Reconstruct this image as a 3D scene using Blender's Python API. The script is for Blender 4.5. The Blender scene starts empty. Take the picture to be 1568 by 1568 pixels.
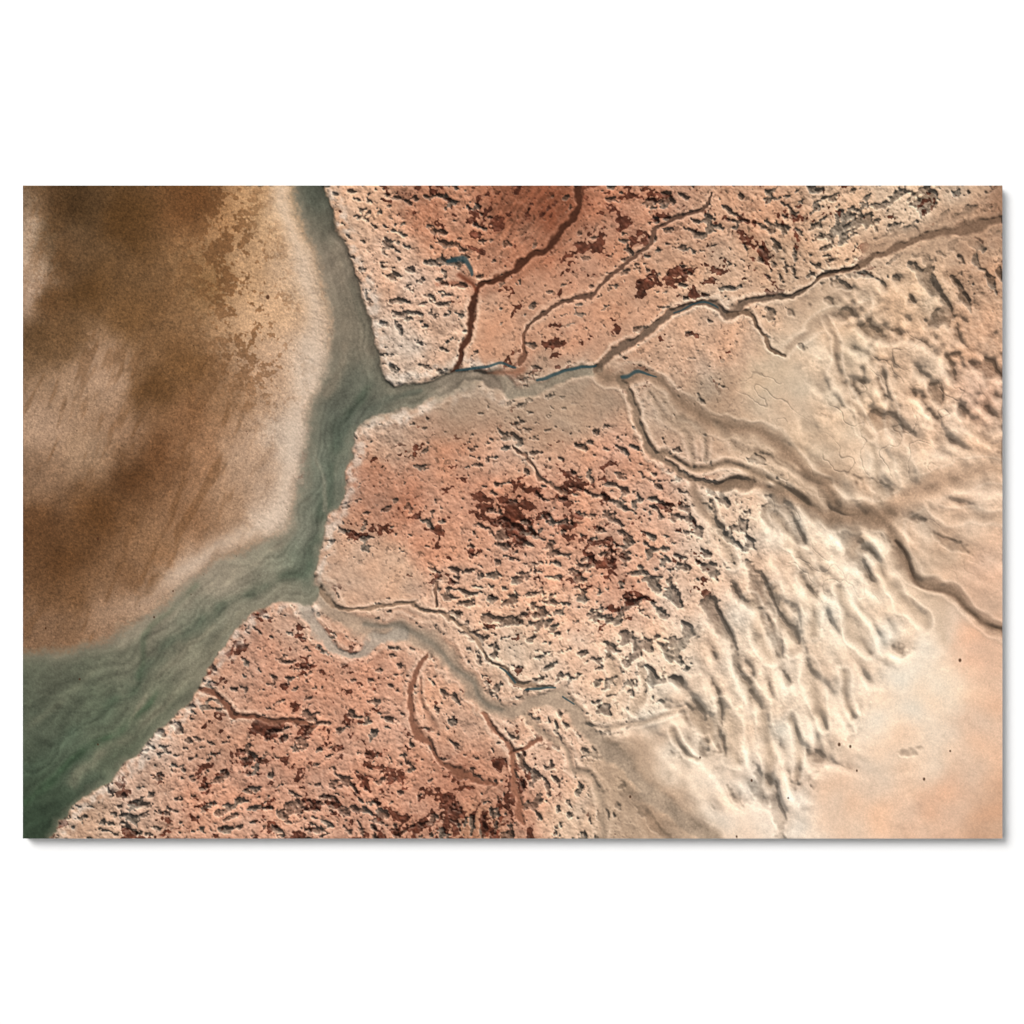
import bpy, math, time
import numpy as np
from mathutils import Vector
t00=time.time()
E_TOT=1.285
f4=np.float32
W,H=1501,1001
X0,Y0=35.0,284.0
PW,PH=1536,1024
fy=np.fft.fftfreq(PH)[:,None].astype(f4); fx=np.fft.rfftfreq(PW)[None,:].astype(f4)
def white(seed):
    return np.fft.rfft2(np.random.default_rng(seed).standard_normal((PH,PW)).astype(f4))
def filt(F,su,sv,ang=0.0,hp=0.0):
    c,s=math.cos(ang),math.sin(ang)
    fu=fx*c+fy*s; fv=-fx*s+fy*c
    G=np.exp(-2*math.pi**2*((su*fu)**2+(sv*fv)**2))
    if hp>0: G=G*(1-np.exp(-2*math.pi**2*hp*hp*(fu**2+fv**2)))
    n=np.fft.irfft2(F*G,s=(PH,PW))[:H,:W]
    n=n-n.mean()
    return (n/n.std()).astype(f4)
def noise(seed,su,sv=None,ang=0.0,hp=0.0):
    return filt(white(seed),su,sv if sv else su,ang,hp)
def blur(a,s):
    p=np.pad(a,((0,PH-H),(0,PW-W)),mode='edge')
    G=np.exp(-2*math.pi**2*s*s*(fx**2+fy**2))
    return np.fft.irfft2(np.fft.rfft2(p)*G,s=(PH,PW))[:H,:W].astype(f4)
def ss(a,b,x):
    t=np.clip((x-a)/(b-a),0,1); return t*t*(3-2*t)
X,Y=np.meshgrid(np.arange(W,dtype=f4)+X0,np.arange(H,dtype=f4)+Y0)
w1x,w1y=noise(1,16),noise(4,16); w2x,w2y=noise(2,6),noise(5,6)
wx=2.8*w1x+1.3*w2x+0.7*noise(3,2)
wy=2.8*w1y+1.3*w2y+0.7*noise(6,2)
Xw=X+wx; Yw=Y+wy
Xs=X+3.0*w1x+0.7*w2x; Ys=Y+3.0*w1y+0.7*w2y
def bil(img,gx,gy):
    h,w=img.shape[:2]
    gx=np.clip(gx,0,w-1.001);gy=np.clip(gy,0,h-1.001)
    ix=gx.astype(np.int32);iy=gy.astype(np.int32);u=gx-ix;v=gy-iy
    if img.ndim==3:u=u[...,None];v=v[...,None]
    return (img[iy,ix]*(1-u)*(1-v)+img[iy,ix+1]*u*(1-v)+img[iy+1,ix]*(1-u)*v+img[iy+1,ix+1]*u*v).astype(f4)
def field(pts,soft=18.0,p=2.0,warp=3.0):
    pts=np.array(pts,dtype=np.float64)
    gx,gy=np.meshgrid(np.arange(0,W+8,5)+X0,np.arange(0,H+8,5)+Y0)
    num=np.zeros(gx.shape+(pts.shape[1]-2,));den=np.zeros(gx.shape)
    for r in pts:
        w=1.0/((gx-r[0])**2+(gy-r[1])**2+soft**2)**p
        num+=w[...,None]*r[2:];den+=w
    f=(num/den[...,None]).astype(f4)
    return bil(f,(X-X0+wx*warp)/5,(Y-Y0+wy*warp)/5)
def cat(pts,n=4):
    P=[np.array(p,float) for p in pts]; P=[2*P[0]-P[1]]+P+[2*P[-1]-P[-2]]
    out=[]
    for i in range(1,len(P)-2):
        a,b,c,d=P[i-1:i+3]
        for k in range(n):
            t=k/n
            out.append(0.5*((2*b)+(c-a)*t+(2*a-5*b+4*c-d)*t*t+(3*b-a-3*c+d)*t**3))
    out.append(P[-2]); return out
def pdist(pts,m=60,warp=True,n=4):
    pts=cat(pts,n)
    D=np.full((H,W),999,f4);Wd=np.ones((H,W),f4)
    XX,YY=(Xw,Yw) if warp else (Xs,Ys)
    for p,q in zip(pts[:-1],pts[1:]):
        a=int(max(0,min(p[0],q[0])-m-X0));b=int(min(W,max(p[0],q[0])+m-X0))
        c=int(max(0,min(p[1],q[1])-m-Y0));d=int(min(H,max(p[1],q[1])+m-Y0))
        if a>=b or c>=d: continue
        s=(slice(c,d),slice(a,b))
        dx,dy=q[0]-p[0],q[1]-p[1]; px=XX[s]-p[0];py=YY[s]-p[1]
        t=np.clip((px*dx+py*dy)/max(dx*dx+dy*dy,1e-6),0,1)
        dd=np.hypot(px-t*dx,py-t*dy); u=dd<D[s]
        D[s]=np.where(u,dd,D[s])
        w0=p[2] if len(p)>2 else 1;w1=q[2] if len(q)>2 else 1
        Wd[s]=np.where(u,w0+(w1-w0)*t,Wd[s])
    return D,Wd
def inside(poly):
    m=np.zeros((H,W),bool)
    n=len(poly)
    for i in range(n):
        x0,y0=poly[i][:2];x1,y1=poly[(i+1)%n][:2]
        if abs(y1-y0)<1e-6: continue
        c=int(max(0,min(y0,y1)-20-Y0));d=int(min(H,max(y0,y1)+20-Y0))
        if c>=d: continue
        yy=Yw[c:d];xx=Xw[c:d]
        m[c:d]^=((y0>yy)!=(y1>yy))&(xx<(x1-x0)*(yy-y0)/(y1-y0)+x0)
    return m
# ---------------- local colours of the printed landscape ----------------
LC=[(100,310,72,52,32),(50,400,196,168,142),(42,360,196,168,142),(45,440,190,160,136),(90,400,88,62,38),(85,460,96,68,42),(75,350,80,58,36),(200,340,92,64,37),(130,450,96,67,39),(300,310,104,68,40),(345,330,174,130,90),(380,320,200,158,116),(430,330,224,184,144),(320,430,136,101,66),(400,480,212,171,133),(370,420,198,157,118),(450,430,208,174,142),(200,480,118,85,54),(60,520,98,72,47),(110,520,108,79,52),(150,555,176,142,114),(165,590,180,147,120),(110,590,166,134,107),(60,650,176,144,118),(180,650,158,124,97),(230,590,100,69,41),(280,560,118,84,53),(290,640,136,97,67),(350,600,158,120,88),(420,560,194,158,128),(465,560,212,186,162),(250,700,110,74,47),(200,730,92,61,37),(130,690,164,133,106),(60,730,136,106,82),(60,810,102,70,45),(100,860,96,65,40),(150,790,100,67,40),(310,700,158,118,87),(380,700,192,158,130),(440,680,208,184,162),(300,790,144,105,75),(350,790,176,141,112),(410,780,206,180,157),(250,850,142,104,73),(200,890,126,91,63),(120,920,116,83,56),(60,970,134,102,77),(160,950,158,125,99),(280,870,194,165,141),(220,920,176,144,118),
(560,310,204,161,131),(640,310,172,118,91),(600,400,210,170,143),(700,350,188,133,104),(780,320,146,91,67),(840,320,130,76,54),(650,450,210,170,144),(620,540,206,181,160),(680,520,208,167,139),(760,500,206,154,123),(800,380,178,122,94),(930,310,176,123,97),(900,400,200,147,118),(1000,330,186,136,109),(1050,400,197,153,124),(1150,320,192,147,118),(1200,400,190,155,127),(1300,340,208,172,142),(1400,320,213,183,155),(1480,310,205,173,145),(1525,310,160,121,96),(1100,440,208,170,141),(880,500,209,155,124),(950,470,206,155,124),(1050,530,214,174,145),(1100,540,216,173,143),(1180,580,211,186,158),(1250,560,234,205,175),(1300,520,211,181,151),(1400,450,211,176,144),(1500,430,186,146,117),(1510,510,194,156,128),(1400,560,212,179,150),(1500,610,210,171,145),(1300,640,232,202,171),(1200,630,213,184,156),(1230,680,220,191,161),(1100,600,180,151,126),(1400,650,231,196,166),(1480,680,234,200,170),(1350,720,236,207,178),(1500,780,233,198,169),(1450,850,214,180,151),(1520,880,231,189,160),(1500,1000,233,190,161),(1525,1100,233,194,165),(1450,1050,248,223,196),(1400,1000,252,231,207),(1350,900,246,219,191),(1350,1100,250,225,199),(1400,1150,241,210,182),(1300,1230,235,201,173),(1450,1230,227,186,157),(1525,1265,209,166,136),(1250,740,194,164,137),
(1100,800,220,189,163),(1150,850,228,198,172),(1200,800,239,214,188),(1300,850,246,224,199),(1250,950,246,223,197),(1150,1000,239,213,187),(1050,900,224,189,163),(1050,1000,230,200,173),(1100,1100,240,216,190),(1000,1080,235,209,183),(1200,1100,244,221,196),(1150,1200,248,227,205),(1050,1180,246,222,197),(950,1090,225,194,167),(1200,1250,246,224,202),(990,1240,177,149,124),(950,1200,184,157,131),
(600,660,200,165,140),(700,640,174,145,122),(800,640,176,147,124),(870,640,186,156,131),(900,600,174,146,123),(1010,640,186,156,132),(570,750,182,130,104),(620,760,180,125,99),(700,700,194,142,114),(650,830,194,141,114),(600,880,210,172,144),(540,870,206,168,141),(760,700,210,162,134),(740,760,194,139,112),(800,790,192,136,110),(850,780,195,140,113),(900,740,200,148,120),(950,700,204,152,125),(1000,760,208,160,133),(750,850,204,151,123),(850,860,208,157,129),(950,890,202,150,123),(1000,850,212,163,135),(850,930,213,168,140),(750,930,212,169,141),(900,1000,218,180,153),(800,1000,208,179,154),(700,900,208,162,134),(950,1020,224,189,162),
(400,1000,190,140,115),(440,960,202,159,133),(500,1020,197,144,117),(450,1060,195,141,115),(560,1050,199,147,121),(600,1100,203,151,124),(350,1130,187,141,116),(250,1150,200,162,138),(300,1200,191,142,117),(400,1180,195,142,116),(480,1150,198,146,120),(560,1200,196,144,118),(450,1240,199,149,123),(210,1230,198,160,136),(140,1265,178,145,121),(650,1230,189,136,110),(700,1200,185,131,106),(790,1230,189,136,111),(730,1265,165,120,94),(850,1200,211,168,141),(700,1080,207,161,133),(820,1150,214,172,145),(880,1250,211,177,149)]
RC=[(480,300,82,88,76),(500,340,108,106,91),(520,400,134,123,106),(545,500,126,118,101),(520,600,104,107,93),(500,660,108,114,99),(490,740,106,114,99),(535,640,92,99,87),(470,820,122,125,109),(455,860,98,110,93),(400,860,136,133,114),(330,900,148,139,120),(300,950,115,119,101),(240,960,128,124,106),(190,1000,110,112,94),(90,1030,96,101,84),(300,1000,126,124,104),(150,1100,97,107,87),(60,1100,84,93,77),(240,1080,114,119,98),(60,1200,66,80,63),(120,1180,82,97,79),(55,1260,54,70,54),(180,1150,95,104,84),(440,905,142,138,118),(620,605,124,121,104),(700,588,146,135,117),(760,585,164,147,127)]
TP=[(100,400,0,0,0,.1,0),(250,600,0,0,0,.1,0),(100,900,0,0,0,.1,0),(400,700,0,0,0,.15,0),(300,820,0,0,0,.1,0),(200,720,0,0,0,.1,0),(60,600,0,0,0,.1,0),(410,400,.04,.0,0,.4,80),(380,310,.0,.0,0,.3,80),(450,560,0,0,0,.3,90),(450,340,.0,0,0,.4,80),(160,880,0,0,0,.1,0),(250,330,0,0,0,.1,0),
(560,320,.5,.2,0,.8,20),(600,400,.8,.1,0,1,20),(640,310,.5,.9,0,.9,30),(640,470,.9,.05,0,1,15),(620,560,.3,0,0,1,10),(700,370,.5,.65,0,.8,20),(790,320,.05,1.05,0,.5,-60),(840,350,.05,.6,0,.4,-50),(740,510,.05,.1,0,.35,-60),(685,500,.8,.1,0,.9,0),(570,460,.2,0,0,.9,60),
(900,400,.12,.5,0,.4,-20),(930,310,.3,.95,0,.7,0),(880,500,.1,.55,0,.4,-10),(940,480,.15,.6,0,.45,0),(1000,320,.5,.8,0,.8,10),(1060,400,.5,.35,0,.8,10),(1050,540,.1,.1,0,.8,0),(1110,540,.1,.25,0,.7,30),(1130,330,.65,.75,.1,.9,20),(1100,430,.4,.2,0,.8,0),(1200,370,.75,.75,.15,.9,60),(1260,340,.9,.4,.2,.9,-30),(1400,330,.95,.2,.35,.8,-35),(1340,360,.9,.15,.3,.8,-30),(1500,310,.7,.45,.4,.7,-30),
(1250,480,.1,0,.8,.3,40),(1330,480,.6,0,1,.7,50),(1430,460,.85,0,.7,.8,60),(1500,420,.95,.1,.6,.8,50),(1490,540,.85,0,.8,.8,60),(1300,590,.55,0,1,.5,70),(1400,610,.6,0,1,.6,60),(1500,640,.5,0,1,.55,30),(1200,600,.0,0,1,.15,40),(1150,550,.02,0,.5,.35,0),(1300,680,.2,0,1,.25,40),(1450,760,.35,0,1,.35,20),(1500,850,.2,0,1,.25,30),(1450,950,0,0,1,.04,0),(1400,1050,0,0,1,.02,0),(1500,1200,0,0,1,.06,0),(1300,1240,0,0,1,.05,0),(1500,1050,0,0,1,.06,0),(1340,1120,0,0,1,.06,0),
(1100,800,.85,0,.4,.7,50),(1200,820,.95,0,.85,.55,55),(1300,850,.7,0,1,.4,50),(1390,900,.25,0,1,.2,50),(1150,920,1,0,.75,.65,62),(1250,950,1,0,1,.45,62),(1330,980,.6,0,1,.25,60),(1100,1000,1,0,.8,.55,72),(1200,1050,1,0,1,.45,75),(1120,1110,1,0,1,.45,82),(1050,1060,.9,0,.8,.45,50),(1000,1000,.95,0,.45,.7,65),(1190,1170,.85,0,1,.3,78),(1280,1100,.65,0,1,.25,70),(1080,1200,.2,0,1,.15,60),(1000,1160,.15,0,1,.2,50),(1150,1265,.1,0,1,.1,50),
(1120,640,.25,0,.5,.35,30),(1060,640,.1,0,.3,.5,20),(1000,640,.2,0,.1,.6,20),(1150,700,.3,0,.6,.4,30),
(600,650,.1,.05,0,1,0),(700,640,.05,.05,0,.4,0),(850,640,.1,.03,0,.4,0),(900,600,.05,0,0,.4,0),(565,720,.1,.4,0,.7,-40),(620,770,.12,.65,0,.8,-45),(560,810,.3,.4,0,.8,0),(700,700,.2,.35,0,.6,-10),(760,690,.5,.1,0,.7,10),(740,760,.55,1.1,0,.7,10),(800,790,.5,1.25,.05,.7,20),(860,780,.55,1,0,.7,5),(900,740,.55,.65,0,.8,10),(960,710,.65,.5,0,.8,30),(1000,780,.75,.35,.1,.8,20),(650,850,.65,.35,0,.8,15),(750,850,.95,.35,0,.8,15),(850,850,.95,.45,.05,.8,15),(950,840,.85,.6,.05,.8,10),(930,900,.75,1.15,.05,.8,-25),(700,910,.8,.1,0,.8,10),(800,920,.9,.12,.05,.8,0),(850,970,.9,.05,.2,.8,-30),(1030,870,.9,.35,.2,.8,20),(930,1000,.95,0,.28,.8,-40),(550,880,.05,0,0,.5,10),(620,910,.1,0,0,.5,10),(880,1030,.5,0,.3,.6,-20),
(440,960,.2,.25,0,.8,20),(380,1010,.3,.35,0,.8,30),(460,1040,.3,.5,0,.8,-20),(550,1060,.42,.6,0,.8,0),(600,1130,.42,.5,0,.8,30),(350,1100,.35,.3,0,.9,10),(250,1170,.5,.1,0,1,20),(330,1190,.55,.8,0,.9,-10),(400,1190,.7,1,.05,.8,-20),(480,1140,.7,1.05,.05,.8,-20),(570,1210,.6,1.15,.05,.8,50),(450,1250,.8,.5,0,.9,10),(200,1240,.6,.1,0,1,10),(280,1260,.7,.6,0,.9,10),(650,1220,.45,1.25,.05,.8,-45),(700,1190,.35,1.2,0,.7,0),(620,1180,.55,.6,.05,.8,30),(720,1250,.55,.9,.1,.8,90),(790,1230,.35,1.2,.05,.7,80),(700,1060,.35,.2,0,.8,60),(750,1130,.45,.05,.1,.8,60),(850,1170,.65,.05,.2,.7,60),(860,1240,.55,.05,.2,.7,70)]
T2=[r[:6]+(math.cos(2*math.radians(r[6])),math.sin(2*math.radians(r[6]))) for r in TP]
base=field(LC,24,1.8,1.6)
riv=field(RC,30,1.5,2.0)
tp=field(T2,22,1.7,2.0)
pit,dark,large,crust=[tp[...,k] for k in range(4)]
ang=0.5*np.arctan2(tp[...,5],tp[...,4])
def oriented(seed,su,sv,K=12):
    F=white(seed); out=np.zeros((H,W),f4)
    a=np.mod(ang,math.pi)/math.pi*K
    for k in range(K):
        d=np.abs(a-k); d=np.minimum(d,K-d)
        w=np.clip(1-d,0,1)
        out+=w*filt(F,su,sv,math.pi*k/K)
    return out
def nrm(a): return ((a-a.mean())/a.std()).astype(f4)
clump=ss(1180,1290,X)*ss(720,620,Y)
nS=nrm(oriented(20,4.8,2.7)*0.9+0.32*noise(21,1.3)+0.35*noise(22,14))
nM=nrm(oriented(24,9,4.4)*0.9+0.34*noise(25,2.0))
nL0=oriented(28,30,7.6)*0.95*(1-0.5*clump)+0.5*oriented(30,11,5)+clump*(0.75*noise(31,9)+0.35*noise(35,4))
nL0=nrm(nL0)
nL=nrm(nL0+0.16*noise(29,2.4))
nD=nrm(oriented(32,6,3.4)*0.7+0.42*noise(33,1.5)+0.7*noise(34,13))
# ---------------- channels ----------------
ht=np.zeros((H,W),f4)
left=[(443,250),(445,284),(455,320),(470,360),(482,400),(490,440),(497,480),(500,520),(495,560),(485,600),(475,640),(465,680),(458,720),(452,760),(440,790),(415,815),(380,833),(340,858),(290,888),(240,925),(200,955),(150,980),(100,993),(20,1000)]
right=[(498,250),(500,284),(512,320),(520,350),(535,390),(552,430),(565,470),(575,510),(583,550),(592,583),(615,590),(650,583),(690,573),(725,566),(755,578),(770,600),(750,596),(725,585),(690,602),(640,622),(600,630),(570,640),(552,655),(540,680),(533,710),(530,740),(520,770),(506,790),(498,810),(493,835),(488,860),(480,885),(492,905),(480,922),(468,930),(450,926),(425,926),(400,935),(375,955),(350,985),(325,1015),(308,1042),(295,1070),(270,1095),(240,1125),(200,1160),(160,1195),(130,1220),(100,1247),(70,1300)]
poly=cat(left,3)+[np.array((20,1300))]+cat(right,3)[::-1]
inn=inside(poly)
dL,_=pdist(left,90,n=3); dR,_=pdist(right,60,n=3)
sdL=np.where(inn,dL,-dL); sdR=np.where(inn,dR,-dR)
rmask=np.where(dL<dR,ss(-10,14,sdL+1.5*noise(7,1.2)),ss(-2.5,3,sdR)).astype(f4)
col=base.copy()
poly2=cat(left,3)+[np.array((20,1010)),np.array((20,250))]
leftm=blur(inside(poly2).astype(f4),1.5)
lum=base.mean(-1)/255
band=np.exp(-((X-(330+0.25*(Y-300)))/75)**2)*ss(720,500,Y)+0.35*np.exp(-((X-70)/35)**2)*ss(540,450,Y)
mot=noise(50,9)*0.5+noise(51,4)*0.5+noise(52,2)*0.5+noise(53,1)*0.35
mm=ss(-0.1,0.8,mot+(0.55-lum)*4.0)*np.clip(band,0,1)*leftm
col=col+(np.array([112,75,46],f4)-col)*(mm*0.66)[...,None]
strk=noise(54,22,7,math.radians(115))
col*=(1+leftm*(0.02*strk+0.015*noise(55,5)))[...,None]
# brown film drawn out along the flow on the bar
film=nrm(noise(56,26,5,math.radians(118))+0.6*noise(57,9,2.4,math.radians(112)))
fm=ss(0.2,1.6,film)*ss(.72,.5,lum)*ss(.3,.45,lum)*leftm*(1-np.clip(band,0,1))
col=col+(np.array([104,70,42],f4)-col)*(fm*0.35)[...,None]
grain=noise(60,0.6)*0.7+noise(61,1.2)*0.5
col*=(1+leftm*0.075*grain*(0.45+0.9*(1-lum)))[...,None]
S=[]
def st(pts,c,a,dep,edge=0.35): S.append((pts,c,a,dep,edge))
st([(930,1140,20),(960,1180,30),(1000,1220,32),(1040,1255,28),(1090,1300,22)],(178,150,125),.85,1.2,.8)
st([(905,1150,10),(930,1210,22),(960,1300,34)],(190,161,135),.6,.6,.8)
st([(1330,385,16),(1400,365,24),(1470,355,28),(1540,335,26)],(164,129,103),.65,1.2,.7)
st([(1180,470,10),(1260,440,24),(1340,410,28),(1420,385,24)],(198,168,141),.5,.5,.7)
st([(1000,600,16),(1060,640,24),(1130,665,22),(1200,700,20),(1250,745,22),(1300,785,16)],(180,151,125),.55,.8,.7)
st([(1480,900,30),(1540,960,50)],(210,172,144),.5,0,.8)
st([(1370,830,14),(1395,880,18),(1430,930,18),(1440,980,10)],(208,180,153),.6,1,.6)
st([(1350,792,10),(1400,765,14),(1450,738,14),(1500,724,12),(1540,722,12)],(192,157,129),.8,2.2,.6)
st([(700,620,20),(760,625,26),(830,620,32),(900,600,30),(930,610,24)],(172,146,123),.6,0,.8)
st([(640,645,8),(700,655,14),(780,662,14),(860,668,12)],(172,135,110),.5,0,.7)
st([(560,628,20),(620,608,17),(680,592,15),(730,577,12),(760,580,9),(790,603,7),(820,598,7),(850,581,7),(890,567,7),(920,565,6)],(144,134,116),.85,2.2,.45)
st([(690,580,14),(740,590,10),(800,590,14),(850,598,14),(900,582,10)],(168,147,126),.5,.4,.6)
st([(918,562,6),(942,545,5),(970,524,4.5),(1000,498,4.5),(1030,475,4.5),(1070,465,4.5),(1098,475,4.5),(1115,482,5),(1140,465,5),(1180,460,5),(1220,445,4.5),(1260,420,4),(1310,403,4)],(112,92,77),.85,3,.4)
st([(1250,426,4),(1310,403,4.5),(1360,382,4.5),(1410,362,5),(1470,355,6),(1540,335,6)],(124,97,78),.8,3,.48)
st([(1115,480,3),(1140,482,3),(1155,500,3),(1172,515,3),(1180,535,3),(1200,546,2.5)],(120,95,76),.8,2.2,.35)
st([(920,570,7),(950,580,7),(985,572,7),(1010,588,8),(1040,613,9),(1080,650,9),(1110,657,9),(1160,662,9),(1200,688,10),(1240,720,10),(1270,758,11),(1300,783,12),(1350,795,12)],(152,124,101),.8,3.2,.6)
st([(955,583,6),(965,610,6),(975,635,6),(990,670,6),(1012,703,6),(1050,728,6),(1090,745,7),(1150,742,8)],(146,122,101),.8,3.2,.48)
st([(1090,745,7),(1150,742,8),(1200,753,10),(1240,773,11),(1290,793,13),(1350,796,12),(1370,825,9),(1400,878,8),(1450,903,8),(1490,940,8),(1545,975,8)],(146,119,97),.82,3.4,.6)
st([(1012,690,4),(1050,712,5),(1075,714,5),(1110,708,5),(1150,722,5),(1200,742,6),(1235,770,5)],(150,125,102),.75,3,.6)
st([(1040,640,4),(1075,668,4),(1080,700,4)],(160,137,115),.6,1.8,.6)
st([(1060,738,4),(1068,770,5),(1085,798,5),(1100,812,3)],(158,131,108),.7,2.4,.5)
st([(1160,690,4),(1210,715,5),(1250,740,5)],(172,144,120),.6,2,.6)
st([(1270,495,4),(1275,540,6),(1285,590,6),(1315,640,5),(1335,670,4)],(178,150,125),.6,2.4,.6)
st([(1200,545,4),(1225,510,6),(1270,490,7),(1330,470,5)],(182,154,129),.6,2,.6)
st([(1350,560,4),(1362,620,6),(1375,690,6),(1390,740,6)],(202,174,148),.6,2.2,.6)
st([(1370,825,3),(1390,850,3),(1405,888,3.4),(1440,905,3.4),(1500,950,3.4),(1540,968,3)],(122,97,78),.65,2.2,.5)
st([(1425,780,5),(1455,795,6),(1490,790,6),(1540,800,5)],(210,177,149),.6,2,.6)
st([(1300,640,3),(1330,675,4),(1345,720,5),(1350,780,6)],(208,180,152),.5,1.8,.6)
st([(1100,655,4),(1135,690,5),(1190,700,5),(1235,735,5)],(174,147,122),.6,1.8,.6)
st([(985,600,3),(1020,640,4),(1050,665,4),(1060,710,4)],(170,144,120),.55,1.6,.6)
st([(882,270,12),(872,330,15),(830,385,14),(770,425,10),(725,450,8)],(152,94,69),.5,0,.8)
st([(884,270,4.5),(877,320,5),(860,350,5),(835,380,4.5),(800,405,4),(765,425,3.8),(735,440,3.5),(724,460,3.5),(718,490,3.5),(710,530,3.5),(705,558,3),(692,573,3)],(76,45,33),.92,2.4,.45)
st([(700,420,4),(722,432,5),(728,445,4)],(110,58,40),.8,1,.5)
st([(665,432,3),(690,430,4),(712,438,3)],(150,88,64),.6,1,.5)
st([(1090,300,1.8),(1075,325,2),(1035,338,2.4),(1003,352,2.6),(998,375,2.6),(965,400,2.4),(938,425,2.4),(915,450,2.4),(880,460,2.3),(850,470,2.2),(825,490,2.2),(805,515,2.2),(798,560,2.2)],(98,72,59),.85,2.2,.45)
st([(805,515,8),(800,560,10)],(156,99,73),.4,0,.8)
st([(730,570,3),(760,575,4),(800,572,4)],(146,96,73),.7,1,.5)
st([(480,885,10),(495,915,14),(520,942,13),(560,960,13),(610,970,13),(650,980,13),(685,1003,12),(708,1033,12),(733,1062,12),(765,1085,12),(795,1088,11),(825,1072,11),(850,1072,15),(875,1085,14),(890,1108,13),(915,1135,14),(950,1168,14),(1000,1218,14),(1040,1253,13),(1100,1300,12)],(170,149,128),.82,2.0,.49)
st([(462,925,9),(480,955,9),(500,980,8),(530,1000,7),(555,998,7),(580,978,8),(620,975,8)],(184,169,152),.85,2.4,.49)
st([(490,900,3),(515,925,3.2),(550,934,2.6),(600,928,2.6),(650,935,2.6),(690,948,3),(735,985,3),(765,1020,3),(795,1048,3),(840,1053,3)],(150,123,100),.75,2.2,.45)
st([(560,958,3),(610,962,4),(660,985,4),(700,1022,4),(740,1068,4),(770,1088,4)],(122,115,102),.6,1.2,.5)
st([(650,945,12),(700,975,12),(740,1015,10)],(209,175,149),.5,0,.7)
st([(800,1100,4),(830,1125,5),(860,1140,5),(880,1178,4.5),(905,1195,4.5),(922,1230,4.5),(918,1300,5)],(178,154,131),.75,2.2,.5)
st([(890,1108,4),(940,1110,5),(1000,1098,5),(1050,1080,4)],(200,173,148),.7,2.2,.5)
st([(300,1055,3),(320,1060,3.4),(340,1072,3.4),(362,1096,3.4),(400,1103,3),(450,1108,3),(480,1112,2)],(126,81,62),.85,2.2,.48)
st([(655,1003,3),(637,1030,3.4),(628,1070,4),(635,1110,4.4),(655,1145,4.4),(690,1178,4.4),(720,1190,4),(760,1198,3)],(132,85,65),.75,2.0,.49)
st([(645,1040,2.5),(650,1080,3),(662,1120,3)],(180,132,107),.7,1.6,.5)
st([(745,1095,3),(765,1130,3.5),(778,1155,3.5),(790,1200,4),(800,1260,5)],(150,97,74),.7,2,.49)
st([(775,1155,2.5),(800,1143,3),(828,1133,2.5)],(140,89,68),.75,1.8,.48)
st([(670,888,2.2),(672,930,2.4)],(130,100,81),.8,1.8,.4)
st([(782,682,2.4),(810,700,3),(830,735,3),(868,756,2.2)],(150,114,93),.8,2.2,.45)
for q in [[(1190,790,6),(1215,830,8),(1240,870,7)],[(1085,770,5),(1095,815,6),(1125,860,6)],[(1330,840,7),(1370,900,9),(1410,960,8)],[(1140,1050,8),(1170,1095,10),(1178,1150,10),(1180,1200,6)],[(1102,1085,8),(1118,1120,10),(1122,1165,9)],[(1060,1080,7),(1075,1105,9),(1085,1130,6)],[(1240,1030,7),(1250,1070,9),(1265,1110,7)],[(1225,880,7),(1238,920,9),(1245,970,8)],[(1185,905,7),(1200,950,9),(1215,1000,8)],[(1150,920,6),(1160,970,8),(1180,1010,8)],[(1280,900,6),(1300,950,9),(1330,1000,7)],[(975,1020,6),(980,1055,8),(965,1085,6)],[(930,1010,6),(935,1045,8),(925,1070,6)],[(1290,1030,5),(1295,1065,7),(1305,1095,5)],[(1210,1100,5),(1222,1140,7),(1228,1185,5)],[(1030,1120,5),(1050,1145,6),(1070,1160,4)]]:
    st(q,(200,172,145),.6,4.2,.7)
chm=rmask.copy()
acc=[]; bankup=np.zeros((H,W),f4)
for pts,c,a,dep,edge in S:
    soft=edge>=0.5
    D,Wd=pdist(pts,max(30,3.2*max(p[2] for p in pts)),warp=not soft)
    Wv=Wd*(1+0.14*w2x+0.12*w1y)
    if soft: m=np.exp(-(D/Wv)**2*0.75)
    else: m=1-ss(Wv*(1-edge),Wv*(1+edge)+0.8,D)
    acc.append((m.astype(np.float16),c,a,dep))
    if dep>1.5: bankup=np.maximum(bankup,np.exp(-((D-Wv*1.5-2)/3.5)**2)*(1-m)*min(dep,3))
    if a>0.62: chm=np.maximum(chm,m*min(1,a*1.2))
# ---------------- pits and dark vegetation ----------------
free=1-np.clip(chm,0,1)
lw=ss(0.12,0.5,large); lw2=ss(0.5,0.85,large)
n=nS*(1-lw)+nM*lw*(1-lw2)+nL*lw2
n=n/np.sqrt((1-lw)**2+(lw*(1-lw2))**2+lw2**2)
thr=1.72-1.5*pit
gate=free*ss(0.04,0.15,pit)*(1-leftm)
soft=0.26+0.5*lw2
pm=ss(-0.05,1,(n-thr)/soft)*gate
pdeep=ss(0.1,1.6,n-thr)*gate
thrD=1.84-1.4*dark+0.1*large
dgate=ss(.06,.16,dark)
dm=ss(0,0.24,nD-thrD)*free*(1-leftm)*dgate
dm2=ss(-0.9,0.4,nD-thrD)*free*(1-leftm)*ss(.2,.6,dark)
ht+= -pm*(2.3+0.9*lw2)-pdeep*1.6
ht+= -1.4*np.tanh(n-thr)*ss(.1,.5,pit)*(1-lw2)*free
ht+= -lw2*6.6*np.tanh((nL0-0.15)*0.95)*ss(0.02,0.6,pit)*(0.25+0.75*free)
ht+= lw2*(0.8*noise(70,6)+2.4*noise(75,16))*(0.25+ss(0.02,0.4,pit))*ss(0.03,0.2,crust)
cr=noise(71,0.9)*0.32+noise(72,1.8)*0.5+noise(73,3.8)*0.6
ht+=cr*crust*(0.22+0.78*free)*1.05
ht+= noise(74,9)*0.6*crust
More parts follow.
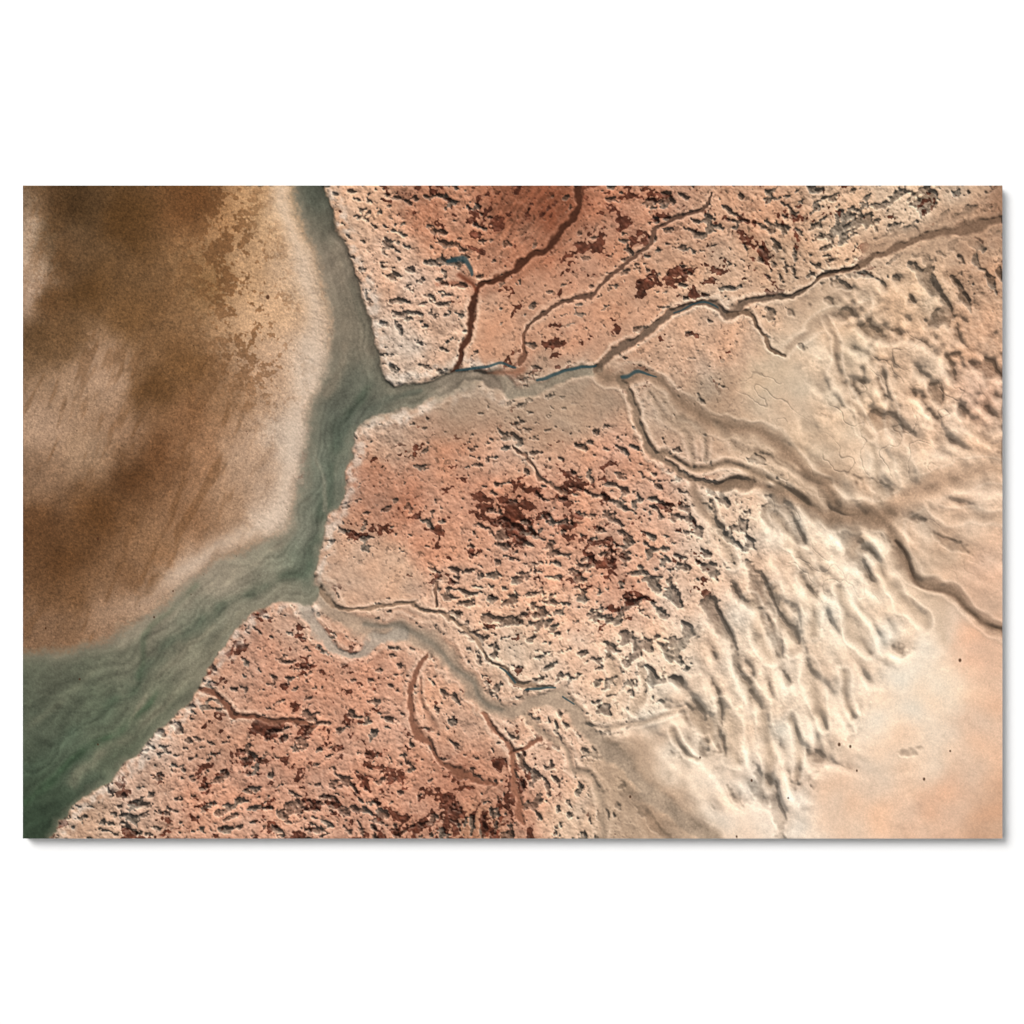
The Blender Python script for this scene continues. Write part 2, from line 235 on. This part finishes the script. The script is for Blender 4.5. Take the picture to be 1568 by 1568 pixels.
ht+= bankup*0.45*free
bank=np.where(dL<dR,0,ss(-9,5,sdR))
ht-=4.0*bank
# dendritic rills in the sand
vn=nrm(noise(41,20,9,math.radians(40))+0.5*noise(42,7)+0.12*noise(43,2.5))
vw=ss(-0.2,0.9,noise(44,28))*ss(990,1080,X)*ss(470,520,Y)*ss(960,860,Y)*free
vein=np.exp(-(vn/0.075)**2)*vw
ht-=vein*1.5
col*=1-0.12*vein[...,None]
isl=1-leftm[...,None]
pc_s=base*np.array([0.72,0.725,0.73],f4)
pc_l=base*np.array([0.86,0.85,0.84],f4)
pc=pc_s*(1-lw2[...,None])+pc_l*lw2[...,None]
pc=pc*(1.05-0.15*pdeep*(1-lw2))[...,None]
gp=ss(-0.3,1,noise(36,12))[...,None]*(1-lw2[...,None])
pc=pc+(pc.mean(-1,keepdims=True)*np.array([1.1,1.0,.88],f4)*1.04-pc)*gp*0.6
col=col*(1+0.04*(1-lw2)*ss(.1,.5,pit))[...,None]
col=col+(pc-col)*(pm[...,None]*0.92)
tiny=ss(1.25,1.7,noise(37,1.5))*(1-lw2)*ss(.15,.5,crust)*free*(1-leftm)*ss(.02,.3,pit+dark*.5)
col*=1-0.22*tiny[...,None]; ht-=tiny*.7
val=lw2*ss(-0.3,1.5,nL0)*ss(0.05,0.5,pit)*free
col*=1-val[...,None]*np.array([.13,.145,.155],f4)
col*=(1-0.14*dm2[...,None]*np.array([.8,1.05,1.1],f4))
dc=np.array([86,48,36],f4)*(1+0.16*noise(76,2.0)[...,None])
col=col+(dc-col)*(dm[...,None]*0.88)
ht-=dm*0.9
brush=ss(0.3,1,np.exp(-(((X-810)/90)**2+((Y-330)/75)**2))*1.4)
fine=oriented(40,6,1.3)
col*=(1-(0.01+0.07*brush)*np.clip(fine,-1,2)*(1-lw2)*free*(1-leftm))[...,None]
col*=(1+(0.03*noise(77,2.5)+0.02*noise(78,9)+0.015*noise(79,28))[...,None]*(0.25+crust[...,None])*isl)
col*=1+0.012*noise(80,12)[...,None]*np.array([1,-.1,-.9],f4)*isl
rim=np.exp(-(np.abs(np.minimum(sdR,0)+9)/10)**2)*(sdR<0)*(1-leftm)*(dR<60)
rim=np.clip(rim*(0.65+0.45*noise(81,3)),0,1)
col+= (np.array([220,204,188],f4)-col)*(rim[...,None]*0.6)
rimL=np.exp(-((np.minimum(sdL,0)+16)/16)**2)*(sdL<0)*leftm*ss(980,820,Y)
col+= (np.array([222,201,180],f4)-col)*(rimL[...,None]*0.55)
sal=np.clip(bankup/3,0,1)*free*(1-ss(.3,.8,dark))
col+=(np.array([236,216,193],f4)-col)*(sal[...,None]*0.36)
for m,c,a,dep in acc:
    m=m.astype(f4)
    col+=(np.array(c,f4)-col)*(m[...,None]*a)
    ht-=m*dep
col*=1+((0.035*noise(83,1.0)+0.03*noise(84,6))*np.clip(chm-rmask,0,1))[...,None]
# river
rr=riv.copy()
flow=[([(560,600,9),(530,650,11),(508,720,10),(495,790,10),(478,850,9),(440,885,8),(370,915,9),(300,960,12),(240,1010,12),(190,1060,11),(120,1120,12),(30,1190,14)],(70,86,70),.5),
([(490,300,5),(505,360,6),(535,430,7),(560,500,7),(570,560,7)],(98,97,83),.45),
([(515,380,5),(525,450,7),(525,530,8),(505,600,8)],(152,139,118),.5),
([(450,790,5),(420,840,7),(350,885,8),(270,930,8),(180,985,8)],(152,143,122),.5),
([(400,930,5),(350,960,6),(310,1020,7),(250,1080,7),(180,1140,8),(110,1200,8)],(142,138,115),.5),
([(480,690,3),(492,740,4),(500,780,3)],(150,146,126),.5),
([(545,650,4),(520,700,5),(512,760,4)],(134,134,115),.45),
([(240,1060,4),(190,1110,6),(110,1170,7),(40,1230,7)],(54,78,55),.55),
([(300,900,5),(230,960,5),(210,1040,5),(150,1090,5)],(78,95,74),.45),
([(330,960,3),(290,990,4),(230,1050,4),(200,1100,3)],(148,142,119),.45),
([(150,1020,4),(100,1070,6),(40,1110,6)],(116,119,98),.45),
([(640,600,4),(580,620,6),(540,640,8),(520,680,8)],(78,88,77),.45)]
for pts,c,a in flow:
    D,Wd=pdist(pts,80,warp=False)
    m=np.exp(-(D/(Wd*1.1))**2)*(0.75+0.3*noise(90,7))
    rr+=(np.array(c,f4)-rr)*(np.clip(m,0,1)[...,None]*a)
u=np.where(dL<900,dL,60)-np.where(dR<900,dR,60)
silk=bil(nrm(noise(93,2.2)),np.mod(u*1.4+400+1.2*w1x*6,1400),np.clip((X+Y)*0.12+w1y*4,0,990))
silk=blur(silk,1.2)
rr*=1+(0.05*silk+0.04*noise(92,14,5,math.radians(-40))+0.028*noise(95,0.8)+0.02*noise(96,2))[...,None]
gr=rr.mean(-1,keepdims=True); rr=gr+(rr-gr)*0.92
rr*=np.array([1.02,.99,.98],f4)
edgeR=np.exp(-(np.maximum(sdR,0)/7)**2)*(dL>dR)
rr*=1-0.25*(edgeR*ss(620,580,Y))[...,None]  # right bank's cast shadow painted as darker water on the upper reach
shal=np.exp(-(np.maximum(sdL,0)/18)**2)*(dL<dR+40)
rr+=(np.array([166,149,128],f4)-rr)*(shal[...,None]*0.5)
shr=np.exp(-(np.maximum(sdR,0)/7)**2)*(dL>dR)*ss(620,680,Y)
rr+=(np.array([148,138,118],f4)-rr)*(shr[...,None]*0.45)
col+=(rr-col)*rmask[...,None]
# ---------------- relief shading, cast shadows and highlights of the printed terrain, painted into colour ----------------
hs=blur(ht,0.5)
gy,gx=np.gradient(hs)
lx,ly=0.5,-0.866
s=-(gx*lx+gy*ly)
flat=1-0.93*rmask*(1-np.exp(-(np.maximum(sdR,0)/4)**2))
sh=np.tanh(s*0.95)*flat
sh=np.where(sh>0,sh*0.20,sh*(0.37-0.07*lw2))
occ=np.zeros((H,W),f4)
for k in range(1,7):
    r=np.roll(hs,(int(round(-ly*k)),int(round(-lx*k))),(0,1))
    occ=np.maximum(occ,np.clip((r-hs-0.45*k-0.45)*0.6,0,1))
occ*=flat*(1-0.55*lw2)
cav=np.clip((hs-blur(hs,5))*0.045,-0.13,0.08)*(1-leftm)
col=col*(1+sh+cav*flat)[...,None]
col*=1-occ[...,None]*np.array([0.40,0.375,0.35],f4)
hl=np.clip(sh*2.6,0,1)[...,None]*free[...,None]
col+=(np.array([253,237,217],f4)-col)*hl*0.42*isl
for pts in [[(685,396,2.5),(705,398,4),(718,410,3.5),(724,420,2)],[(698,572,1.5),(730,563,2.4),(765,560,2.4),(790,566,1.4)],[(822,584,1.4),(850,572,2.2),(885,562,2),(915,560,1.6)],[(955,575,1),(975,569,1.9),(1000,575,1)],[(808,1058,1),(828,1053,1.8),(846,1054,1.2)],[(858,1068,1),(875,1076,1.3)],[(765,1022,1),(790,1046,1.2)],[(1030,478,1),(1070,464,1.4),(1100,478,1.2)]]:  # teal shadows under the channel banks, painted into the print colour
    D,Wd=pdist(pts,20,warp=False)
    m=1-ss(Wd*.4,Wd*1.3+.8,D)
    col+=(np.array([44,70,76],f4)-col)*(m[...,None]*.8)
rs=np.random.default_rng(5)
spk=[(1470,1011,3),(1151,1195,2.4),(1285,1140,3),(1302,1143,2.6),(1312,1180,2),(1415,1193,2.6),(1455,1150,1.8),(70,962,2),(122,1040,1.8),(150,1140,1.6),(965,1220,2.4),(150,825,2.4),(265,905,1.6),(236,945,1.8),(1072,1160,1.8),(1128,1281,2),(1207,1222,1.6),(410,455,4)]
spk+=[(rs.uniform(40,440),rs.uniform(480,940),rs.uniform(.5,1.0)) for _ in range(40)]
for x,y,r in spk:
    a=int(max(0,x-12-X0));b=int(min(W,x+12-X0));c=int(max(0,y-12-Y0));d=int(min(H,y+12-Y0))
    if a>=b or c>=d: continue
    sl=(slice(c,d),slice(a,b))
    D=np.hypot((X[sl]-x)*1.3,Y[sl]-y)
    m=(1-ss(r*.6,r*1.1+.5,D))[...,None]
    col[sl]+=(np.array([70,44,30],f4)-col[sl])*m*.8
col*=1+0.018*noise(97,0.6)[...,None]
for c in range(3):
    col[...,c]+=0.35*(col[...,c]-blur(col[...,c],1.3))
col=np.clip(col,4,253)/255
lin=np.where(col<=0.04045,col/12.92,((col+0.055)/1.055)**2.4)/E_TOT
lin=np.clip(lin,0,1).astype(f4)
print("paint",time.time()-t00)
# ---------------- build ----------------
scene=bpy.context.scene
ZC=1.6; TH=0.022
def new_mat(name):
    m=bpy.data.materials.new(name);m.use_nodes=True
    return m,m.node_tree.nodes,m.node_tree.links,m.node_tree.nodes['Principled BSDF']
mp,N,Lk,bs=new_mat("printed_aerial_image")
at=N.new('ShaderNodeAttribute');at.attribute_name="ink"
Lk.new(at.outputs['Color'],bs.inputs['Base Color'])
bs.inputs['Roughness'].default_value=0.85
bs.inputs['Specular IOR Level'].default_value=0.0
me_,N2,L2,b2=new_mat("panel_edge_white")
b2.inputs['Base Color'].default_value=(.8,.8,.79,1);b2.inputs['Roughness'].default_value=.7
nv=W*H
co=np.empty((nv+8,3),f4)
co[:nv,0]=((X-784)/1000).ravel();co[:nv,1]=-TH;co[:nv,2]=(ZC+(784-Y)/1000).ravel()
xa,xb=co[:nv,0].min(),co[:nv,0].max();za,zb=co[:nv,2].min(),co[:nv,2].max()
co[nv:]=[(xa,-TH,za),(xb,-TH,za),(xb,-TH,zb),(xa,-TH,zb),(xa,-0.0005,za),(xb,-0.0005,za),(xb,-0.0005,zb),(xa,-0.0005,zb)]
idx=np.arange(nv,dtype=np.int32).reshape(H,W)
q=np.stack([idx[:-1,:-1],idx[1:,:-1],idx[1:,1:],idx[:-1,1:]],-1).reshape(-1,4)
b=nv
side=np.array([(b,b+4,b+5,b+1),(b+1,b+5,b+6,b+2),(b+2,b+6,b+7,b+3),(b+3,b+7,b+4,b),(b+4,b+7,b+6,b+5)],np.int32)
allq=np.concatenate([q,side]).astype(np.int32)
me=bpy.data.meshes.new("aerial_photo_print")
me.vertices.add(nv+8);me.vertices.foreach_set("co",co.ravel())
me.loops.add(allq.size);me.loops.foreach_set("vertex_index",allq.ravel())
me.polygons.add(len(allq));me.polygons.foreach_set("loop_start",np.arange(0,allq.size,4,dtype=np.int32))
mi=np.zeros(len(allq),np.int32);mi[len(q):]=1
me.materials.append(mp);me.materials.append(me_)
me.polygons.foreach_set("material_index",mi)
me.update(calc_edges=True)
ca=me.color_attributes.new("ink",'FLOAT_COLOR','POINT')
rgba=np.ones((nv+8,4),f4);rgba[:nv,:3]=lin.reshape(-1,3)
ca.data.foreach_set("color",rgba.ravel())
ob=bpy.data.objects.new("aerial_photo_print",me);scene.collection.objects.link(ob)
mw,N3,L3,b3=new_mat("white_wall_paint")
nz=N3.new('ShaderNodeTexNoise');nz.inputs['Scale'].default_value=60;nz.inputs['Detail'].default_value=6
tc=N3.new('ShaderNodeTexCoord');L3.new(tc.outputs['Object'],nz.inputs['Vector'])
bp=N3.new('ShaderNodeBump');bp.inputs['Strength'].default_value=.03;bp.inputs['Distance'].default_value=.001
L3.new(nz.outputs['Fac'],bp.inputs['Height']);L3.new(bp.outputs['Normal'],b3.inputs['Normal'])
b3.inputs['Base Color'].default_value=(.81,.81,.812,1);b3.inputs['Roughness'].default_value=.9;b3.inputs['Specular IOR Level'].default_value=0.0
wm=bpy.data.meshes.new("white_wall")
wm.from_pydata([(-8,0,-3),(8,0,-3),(8,0,7),(-8,0,7),(-8,.2,-3),(8,.2,-3),(8,.2,7),(-8,.2,7)],[],[(0,1,2,3),(5,4,7,6),(4,0,3,7),(1,5,6,2),(3,2,6,7),(4,5,1,0)])
wm.materials.append(mw);wo=bpy.data.objects.new("white_wall",wm);scene.collection.objects.link(wo)
d=Vector((0.62,1.0,-0.62))
sun=bpy.data.lights.new("sun",'SUN');sun.energy=2.6;sun.angle=math.radians(28);sun.color=(1,.985,.965)
so=bpy.data.objects.new("sun",sun);so.rotation_euler=d.to_track_quat('-Z','Y').to_euler();so.location=(-2,-4,4);scene.collection.objects.link(so)
w=bpy.data.worlds.new("World");scene.world=w;w.use_nodes=True
wn=w.node_tree.nodes;wl=w.node_tree.links
sky=wn.new('ShaderNodeTexSky');sky.sky_type='NISHITA';sky.sun_disc=False
sky.sun_elevation=math.atan2(.62,math.hypot(.62,1));sky.sun_rotation=math.atan2(-.62,-1.0)%(2*math.pi)
hsv=wn.new('ShaderNodeHueSaturation');hsv.inputs['Saturation'].default_value=0.08
wl.new(sky.outputs['Color'],hsv.inputs['Color']);bg=wn['Background'];wl.new(hsv.outputs['Color'],bg.inputs['Color']);bg.inputs['Strength'].default_value=.15
cam=bpy.data.cameras.new("camera");cam.sensor_width=36;cam.lens=36*4.0/1.568;cam.clip_end=100
cob=bpy.data.objects.new("camera",cam);cob.location=(0,-4.0-TH,ZC);cob.rotation_euler=(math.pi/2,0,0);scene.collection.objects.link(cob);scene.camera=cob
scene.view_settings.view_transform='Standard';scene.view_settings.look='None';scene.view_settings.exposure=0
print("total",time.time()-t00)
